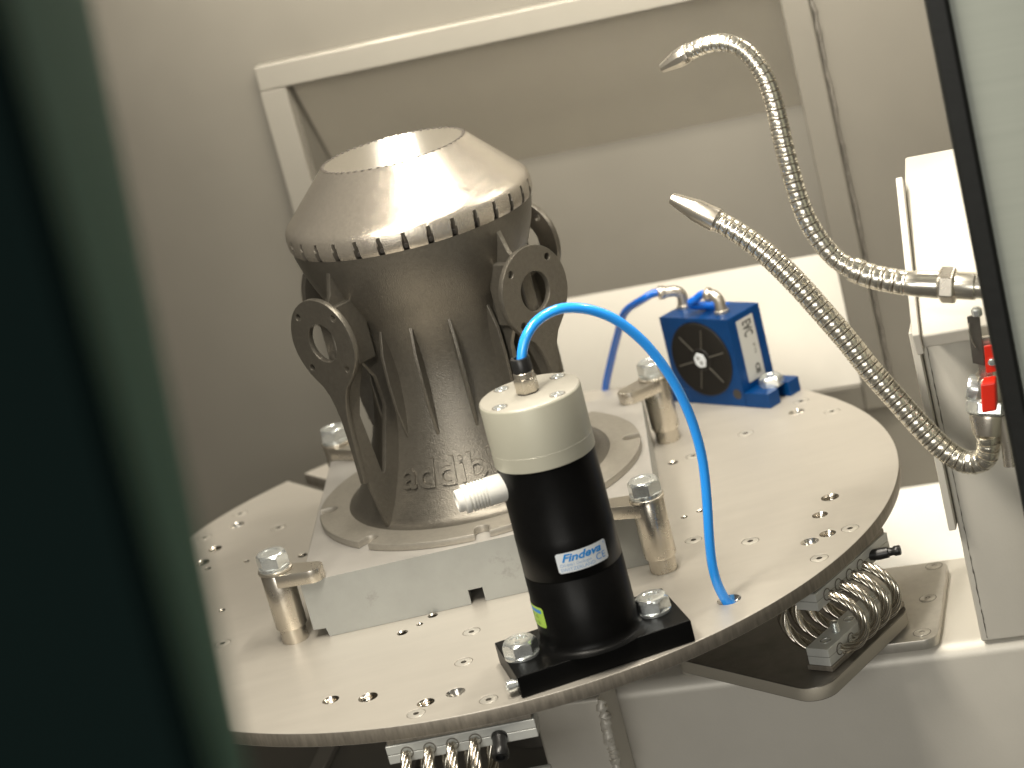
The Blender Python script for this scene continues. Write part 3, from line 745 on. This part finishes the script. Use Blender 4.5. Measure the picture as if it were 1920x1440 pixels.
P_, L_ = spline([e1-d1*2, e1+d1*3, e1+d1*9+Vector((0, 0, -2.5)), Vector((96.5, 152, 50)), Vector((90, 165, 34)), Vector((83, 176, 16)), Vector((77.5, 182.5, 1)), Vector((76, 184, -10))], 80)
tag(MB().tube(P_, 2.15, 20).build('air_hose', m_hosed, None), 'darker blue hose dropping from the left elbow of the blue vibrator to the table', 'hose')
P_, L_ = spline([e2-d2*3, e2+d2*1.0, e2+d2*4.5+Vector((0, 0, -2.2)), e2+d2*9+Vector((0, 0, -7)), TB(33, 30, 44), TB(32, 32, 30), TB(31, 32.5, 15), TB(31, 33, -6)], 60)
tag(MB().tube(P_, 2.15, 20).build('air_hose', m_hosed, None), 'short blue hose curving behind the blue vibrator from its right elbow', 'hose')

# ================================================================== WIRE ROPE ISOLATORS
def rope_mesh(bar_c, ax, out, zc, hw, hz, side, a0=.30, a1=PI-.30):
    """one half loop of six-strand rope around the bars"""
    pts = []
    for k in range(56):
        a = a0+(a1-a0)*k/55
        x = side*hw*abs(math.sin(a))**.85; zz = hz*math.cos(a)/math.cos(a0)
        pts.append(bar_c+out*x+ax*(a/PI-.5)*side*1.2+Vector((0, 0, zc+zz*1.0)))
    mb = MB(); m_ = len(pts)
    T = [(pts[min(i+1, m_-1)]-pts[max(i-1, 0)]).normalized() for i in range(m_)]
    s = 0.0; strands = [[] for _ in range(6)]; cur = 0.0
    for i in range(m_):
        if i: cur += (pts[i]-pts[i-1]).length
        x = ax.normalized(); x = (x-T[i]*x.dot(T[i])).normalized(); y = T[i].cross(x)
        for j in range(6):
            a = 2*PI*j/6+cur*2*PI/34.0
            strands[j].append(pts[i]+(x*math.cos(a)+y*math.sin(a))*1.55)
    for stn in strands: mb.tube(stn, .82, 8)
    mb.tube(pts, .75, 6)
    return mb
def isolator(az, dirdeg, rad, label, nloop, zc, plug=None):
    c = Vector((rad*math.cos(R(az)), rad*math.sin(R(az)), 0)); ax = Vector((math.cos(R(dirdeg)), math.sin(R(dirdeg)), 0)); out = Vector((ax.y, -ax.x, 0))
    if out.dot(c) < 0: out = -out
    t = empty('wire_rope_isolator', (c.x, c.y, -46.5), label, 'isolator', 'wire rope isolators under the rim of the table')
    rot = R(dirdeg); Lb = 64
    MB().box(c+Vector((0, 0, -7.8)), (Lb-2, 10.0, 2.3), rot).build('shim', m_edge, t, bevel=.3)
    MB().box(c+Vector((0, 0, -11.1)), (Lb, 11.4, 4.0), rot).build('top_bar', m_alu, t, bevel=.3)
    MB().box(c+Vector((0, 0, -15.3)), (Lb, 11.4, 4.0), rot).build('top_bar', m_alu, t, bevel=.3)
    MB().box(c+Vector((0, 0, -13.2)), (Lb-.8, 10.8, .4), rot).build('bar_joint', m_line, t)
    MB().box(c+Vector((0, 0, -38.0)), (Lb, 11.4, 4.0), rot).build('bottom_bar', m_alu, t, bevel=.3)
    MB().box(c+Vector((0, 0, -42.2)), (Lb, 11.4, 4.0), rot).build('bottom_bar', m_alu, t, bevel=.3)
    MB().box(c+Vector((0, 0, -40.1)), (Lb-.8, 10.8, .4), rot).build('bar_joint', m_line, t)
    MB().box(c+Vector((0, 0, -45.35)), (Lb+1.5, 13.0, 2.2), rot).build('shim', m_edge, t, bevel=.3)
    for k in (-1, 0, 1):
        q = c+ax*(k*21.0-3)
        MB().lathe([(2.6, -36.0), (2.6, -35.8), (1.9, -35.75), (1.8, -35.95)], (q.x, q.y, 0), 20, cap=False).build('rivet', m_zinc, t)
    q = c-ax*(Lb/2-17)
    MB().lathe([(2.0, -36.1)]+[(2.0 if k % 2 else 1.65, -35.9+k*.35) for k in range(14)]+[(.01, -31)], (q.x, q.y, 0), 16, cap=False).build('stud', m_zinc, t)
    proto = {}
    for k in range(nloop):
        off = -23.2+k*9.8
        for side in (1, -1):
            if side not in proto:
                o = rope_mesh(c+ax*off, ax, out, -26.6, 21.0, 13.4, side).build('wire_rope', m_rope, t, smooth=60); proto[side] = (o, off)
            else:
                o0, of0 = proto[side]; o = o0.copy(); sc.collection.objects.link(o); o.parent = t; o.location = ax*(off-of0)*S
            # ferrule where the rope leaves the bar
            for zz in (-13.2, -40.1):
                q = c+ax*(off+(-.3 if zz > -20 else .3)*side)+out*side*5.75
                MB().lathe([(2.8, -.1), (2.8, .12), (2.3, .15)], (q.x, q.y, zz), 18, axis=tuple(out*side), cap=False).build('rope_hole', m_line, t)
    if plug:
        q = c+ax*plug[0]+out*5.0+Vector((0, 0, -13.6)); dd = (out*1+Vector((0, 0, -.55))+ax*plug[1]).normalized()
        MB().lathe([(3.4, 0), (3.5, 1.2), (3.1, 1.5), (3.0, 6.0), (3.6, 7.5), (3.6, 10.8), (3.2, 11.3), (2.1, 11.3), (2.0, 9.5), (.01, 9.4)], q, 28, axis=tuple(dd), cap=False).build('plug', m_blackp, t, smooth=40)
    return t
isolator(-99.1, -9.0, 191.5, 'wire rope isolator under the front rim left of the black base, cut off at the photo bottom', 5, -26, plug=(21.0, .05)) if False else None
isolator(-99.1, -8.6, 191.5, 'wire rope isolator under the front rim, its ropes hanging toward the bottom edge', 4, -26, plug=(16.0, .0))
isolator(-39.4, 47.5, 191.5, 'wire rope isolator under the right rim, its round rope loops fully visible', 4, -26)

# black plastic nozzle sticking out at the right below the rim
c = Vector((163.5, -113.2, -13.4)); dd = Vector((.93, -.30, .06)).normalized()
o = MB().lathe([(.01, -8), (2.2, -8), (2.3, 0), (2.6, .5), (2.7, 3), (2.5, 7.4), (1.9, 7.8), (1.8, 9.6), (2.3, 10.4), (2.3, 12.6), (2.0, 13), (1.3, 13), (1.2, 11.8), (.01, 11.6)], c, 32, axis=tuple(dd), cap=False).build('hose_nozzle', m_blackp, None, origin=tuple(c), smooth=40)
tag(o, 'stubby black plastic nozzle pointing right under the table rim', 'nozzle')

# hub carrying the table, mostly in its shadow
t = empty('table_hub', (0, 0, -106.8), 'dark steel hub and column in the shadow below the middle of the round table', 'hub')
MB().lathe([(24, -106.6), (24, -53.2)], n=48).build('column', m_dplate, t)
MB().lathe([(84, -53), (85, -52.5), (85, -47.5), (84, -47)], n=96).build('hub_plate', m_dplate, t)
MB().lathe([(40, -46.8), (40, -6.8)], n=64).build('spacer', m_dplate, t)
# support plates below
t = empty('corner_plate', (100, -110, -53.5), 'shaded thick steel plate with rounded corner carrying the right isolator', 'plate')
def rounded(poly, rad, n=8):
    out = []; N_ = len(poly)
    for i in range(N_):
        p0, p1, p2 = Vector(poly[i-1]), Vector(poly[i]), Vector(poly[(i+1) % N_]); a = (p0-p1).normalized(); b = (p2-p1).normalized()
        ang = a.angle(b)/2; dd_ = rad/math.tan(ang); c_ = p1+(a+b).normalized()*(rad/math.sin(ang))
        s0 = p1+a*dd_; s1 = p1+b*dd_; v0 = s0-c_; v1 = s1-c_; th = v0.angle_signed(v1)
        for k in range(n+1):
            an = -th*k/n; out.append((c_.x+v0.x*math.cos(an)-v0.y*math.sin(an), c_.y+v0.x*math.sin(an)+v0.y*math.cos(an)))
    return out
dp = rounded([(66, -92), (121.5, -166.5), (177.5, -104), (124, -22)], 11)
vs, fs = flat_poly([dp], -53.3, -46.6, .4)
o = MB().add(vs, fs).build('plate_body', [m_dplate, m_upper], t, smooth=40)  # top toned darker than the edges for the shade under the table
for p in o.data.polygons:
    if abs(p.normal.z) < .3: p.material_index = 1
t = empty('backing_plate', M(170, -25, -60), 'flat grey steel plate with three visible screws bolted on the beam at the right', 'plate')
bp = rounded([(90, -63), (211.3, -66.8), (212.6, 18), (90, 18)], 7)
bp = [(M(a, b).x, M(a, b).y) for a, b in bp]
vs, fs = flat_poly([bp], zb+.15, -55, .35)
MB().add(vs, fs).build('plate_body', m_screw, t, smooth=40)
for u, v in ((206, 13.5), (204.8, -22.5), (204, -58.5)):
    q = M(u, v, -55.0); o = first.copy(); sc.collection.objects.link(o); o.parent = t; o.location = (q+Vector((0, 0, .28)))*S-t.location; o.name = 'countersunk_screw'

# ================================================================== METAL GOOSENECK HOSES
def gooseneck(pts, r0, pitch, label, rfun=None):
    fr = [(0, .90, 1), (.05, .985, 0), (.12, 1.0, 0), (.58, 1.005, 0), (.64, .99, 0), (.67, .94, 0), (.70, 1.01, 0), (.80, 1.03, 0), (.92, 1.01, 0), (.97, .92, 1)]
    FP, L0 = spline(pts, 1200); per = int(L0/pitch); ps = []; rs = []; dk = []
    for q in range(per):
        for f_, r_, d_ in fr:
            t_ = (q+f_)/per; x = t_*1199; i0 = min(1198, int(x)); ps.append(FP[i0].lerp(FP[i0+1], x-i0)); rs.append(r0*(rfun(t_) if rfun else 1)*r_); dk.append(d_)
    mb = MB(); mb.tube(ps, r0, 28, radf=lambda i: rs[i]); fi = 0
    for i in range(len(ps)-1):
        for k in range(28): mb.mi[fi] = 1 if dk[i] else 0; fi += 1
    return mb, ps
G1 = [(163.2, -82.9, 230.1), (171.3, -84.3, 231.9), (179.2, -85.7, 231.5), (185.8, -87.1, 227.7), (190.3, -88.6, 221.3), (193.1, -90.0, 213.8), (194.3, -91.4, 204.9), (194.8, -92.9, 196.0), (195.1, -94.3, 186.1), (195.8, -95.7, 174.9), (196.9, -97.1, 163.6), (198.9, -98.6, 154.3), (202.7, -100.0, 144.8), (207.8, -101.4, 136.8), (214.2, -102.9, 131.6)]
t = empty('gooseneck_hose', M(254, -108.6, 119.7), 'upper flexible chromed metal hose bending over to its nozzle at the top', 'hose', 'flexible metal air hoses')
mb, P_ = gooseneck([M(*q) for q in G1], 4.1, 3.7, '', rfun=lambda s: .84+.14*min(1, s*2.2)+.02*s)
mb.build('flexible_tube', [m_flex, m_groove], t, smooth=22)
mb, P_ = gooseneck([M(*q) for q in [(213.0, -102.6, 132.4), (218.5, -103.6, 129.0), (223.7, -104.3, 126.7), (229, -105, 124.8), (234.1, -105.7, 123.1)]], 5.1, 4.2, '')
mb.build('wide_coil', [m_flex, m_groove], t, smooth=22)
a = M(156.3, -81.4, 228.0); b = M(150.0, -80.0, 225.2); e_ = M(164.2, -83.1, 230.5)
dd = (b-e_).normalized()
MB().lathe([(3.5, -.3), (3.9, .2), (3.9, 1.2), (3.7, 1.4), (4.1, 2.2), (3.9, 7.2), (2.0, 15.4), (1.4, 15.6), (1.2, 14.2), (.01, 14.2)], e_, 10, axis=tuple(dd), cap=False, ph=.2).build('nozzle', m_nickel, t, bevel=.15)
q0 = M(233.4, -105.6, 123.3); q1 = M(263.2, -110.0, 117.9); dd = (q1-q0).normalized()
MB().lathe([(4.6, 0), (4.9, .3), (5.6, 7), (5.5, 7.2), (5.8, 13.5), (5.5, 14.2)], q0, 40, axis=tuple(dd)).build('ferrule', m_flex, t)
MB().lathe([(6.4, 14.2), (7.6, 15.0), (7.6, 20.2), (6.6, 21.0)], q0, 6, axis=tuple(dd), ph=.35).build('hex_nut', m_nickel, t, bevel=.4)
MB().lathe([(5.6, 21.0), (5.7, 21.3), (5.7, 28.6), (5.1, 29.2), (5.0, 60)], q0, 40, axis=tuple(dd)).build('pipe', m_flex, t)

G2 = [(158.6, -83.5, 158.2), (166.3, -85.3, 152.1), (174.1, -87.1, 144.5), (181.5, -88.8, 135.4), (188.6, -90.6, 125.1), (196.4, -92.4, 112.1), (204.0, -94.1, 98.9), (211.5, -95.9, 84.5), (219.2, -97.6, 71.6), (226.5, -99.4, 59.6), (234.1, -101.2, 48.6), (240.9, -102.9, 42.4), (247.1, -104.7, 40.9), (252.0, -106.5, 43.6), (254.4, -108.2, 50.5), (254.6, -109.5, 55.0)]
t = empty('gooseneck_hose', M(254.6, -109.5, 55.0), 'lower flexible chromed metal hose sweeping diagonally down to the red handled valve', 'hose', 'flexible metal air hoses')
mb, P_ = gooseneck([M(*q) for q in G2], 4.95, 3.55, '', rfun=lambda s: .90+.10*min(1, s*5))
mb.build('flexible_tube', [m_flex, m_groove], t, smooth=22)
e_ = M(159.6, -83.7, 157.4); dd = (M(142.9, -80.0, 169.0)-e_).normalized()
MB().lathe([(4.3, -.4), (4.7, 0), (4.9, .6), (5.2, 1.0), (4.75, 11.0), (4.5, 11.6), (2.5, 22.3), (2.0, 22.6), (1.7, 21), (.01, 21)], e_, 40, axis=tuple(dd), cap=False).build('nozzle', m_nickel, t, smooth=25)

# valve with red lever
t = empty('ball_valve', M(255, -109.5, 55), 'nickel ball valve with bright red lever handle beside the black door seal', 'valve')
q0 = M(254.7, -109.6, 53.5); dd = (M(257.5, -106, 66)-q0).normalized()
MB().lathe([(5.2, 0), (6.2, .3), (8.0, 7.2), (8.0, 8.6)], q0, 40, axis=tuple(dd)).build('ferrule', m_nickel, t)
MB().lathe([(8.2, 8.6), (9.6, 9.6), (9.6, 14.2), (8.0, 15.2)], q0, 6, axis=tuple(dd), ph=.3).build('hex_nut', m_zinc, t, bevel=.5)
MB().lathe([(6.4, 14), (7.4, 17), (7.6, 21), (6.6, 25), (5.4, 27)], q0, 32, axis=tuple(dd)).build('valve_body', m_nickel, t)
mb = MB(); sgn = M(-1, 0); mb.lathe([(4.2, 0), (4.2, 2), (5.6, 2.4), (5.6, 8), (4.8, 9.5)], q0+dd*19, 24, axis=tuple((sgn+Vector((0, 0, .35))).normalized()))
mb.build('side_port', m_zinc, t)
MB().hexa([M(254.5, -116, 66), M(260.5, -116, 66), M(261.5, -111, 66), M(255, -111, 66), M(256.2, -116, 78.5), M(262.5, -116, 78.5), M(263, -111, 80), M(257.5, -111, 80)]).build('lever_grip', m_red, t, bevel=.9, seg=3)
MB().hexa([M(253.8, -109, 63), M(260, -109, 63), M(260, -107, 63), M(253.8, -107, 63), M(257.5, -109, 96), M(263, -109, 96), M(263, -107, 96), M(257.5, -107, 96)]).build('lever_plate', m_nickel, t, bevel=.3)
MB().tube([M(262, -112, 40), M(262.5, -111, 48), M(262, -110, 62)], 3.3, 18).build('bypass_pipe', m_nickel, t)
t = empty('spring_clip', M(262, -108, 82), 'thin steel clip plate with red tongue hanging above the valve lever', 'clip')
MB().hexa([M(254.3, -110, 86), M(259.0, -110, 84), M(259.0, -109, 84), M(254.3, -109, 86), M(255.6, -110, 106), M(260.8, -110, 106.5), M(260.8, -109, 106.5), M(255.6, -109, 106)]).build('clip_plate', m_dplate, t, bevel=.25)
MB().hexa([M(259.0, -112, 81.5), M(264, -112, 81.5), M(264, -110.5, 81.5), M(259.0, -110.5, 81.5), M(260.2, -112, 93), M(264, -112, 93), M(264, -110.5, 93), M(260.2, -110.5, 93)]).build('red_tongue', m_red, t, bevel=.3)
MB().lathe([(1.6, 0), (1.6, 1), (1.2, 1.5), (.01, 1.6)], M(262.2, -112, 86.0), 18, axis=tuple(M(0, -1)), cap=False).build('rivet', m_zinc, t)
MB().tube([M(256.2, -110.8, 103.5), M(255.4, -111, 100), M(256.0, -111, 95), M(256.8, -111, 93)], .35, 6).build('wire', m_flex, t)
MB().lathe([(1.0, 0), (2.4, 1.0), (2.4, 3.6), (1.2, 4.6)], M(260.0, -111, 105.5), 8, axis=(0, 0, 1)).build('lug', m_zinc, t, bevel=.2)

# ================================================================== DOORS
# right: frosted panel held by a black rubber seal
t = empty('sliding_door', M(300, -172, -100), 'frosted pale panel with a black rubber seal along its edge at the right', 'door')
def strip(u0a, u1a, v, z0, z1, lean, th, m, name, bev):
    return MB().hexa([M(u0a-lean, v, z0), M(u1a-lean, v, z0), M(u1a-lean, v+th, z0), M(u0a-lean, v+th, z0),
                      M(u0a, v, z1), M(u1a, v, z1), M(u1a, v+th, z1), M(u0a, v+th, z1)]).build(name, m, t, bevel=bev, seg=3)
strip(268.0, 276.8, -172, -250, 420, 0.0, 9, m_rubber, 'rubber_seal', 2.0)
strip(276.0, 480, -169.5, -250, 420, 0.0, 4, m_frost, 'frosted_panel', .3)
# left: open door leaf close to the camera
t = empty('open_door', Vector((-40, -800, 100)), 'dark green tinted door leaf very close to the lens at the left edge', 'door')
# near and far edges of the leaf, top and bottom
nt0, nb0 = Vector((-18.3, -803.8, 375.0)), Vector((-17.2, -830.0, 288.5))
ft0, fb0 = Vector((-35.3, -608.2, 355.1)), Vector((-43.6, -652.9, 207.4))
dn = (nt0-nb0); df = (ft0-fb0)
nt1, nb1 = nt0+dn*.6, nb0-dn*.6; ft1, fb1 = ft0+df*.6, fb0-df*.6
lx = -M(1, 0)
MB().hexa([nb1, fb1, fb1+lx*2.5, nb1+lx*2.5, nt1, ft1, ft1+lx*2.5, nt1+lx*2.5]).build('tinted_leaf', m_doorg, t, smooth=0)
k_ = .0
MB().hexa([nb1+lx*.0, nb1+Vector((0, -14, 0)), nb1+Vector((0, -14, 0))+lx*120, nb1+lx*120, nt1+lx*.0, nt1+Vector((0, -14, 0)), nt1+Vector((0, -14, 0))+lx*120, nt1+lx*120]).build('door_frame', m_doord, t, smooth=0)
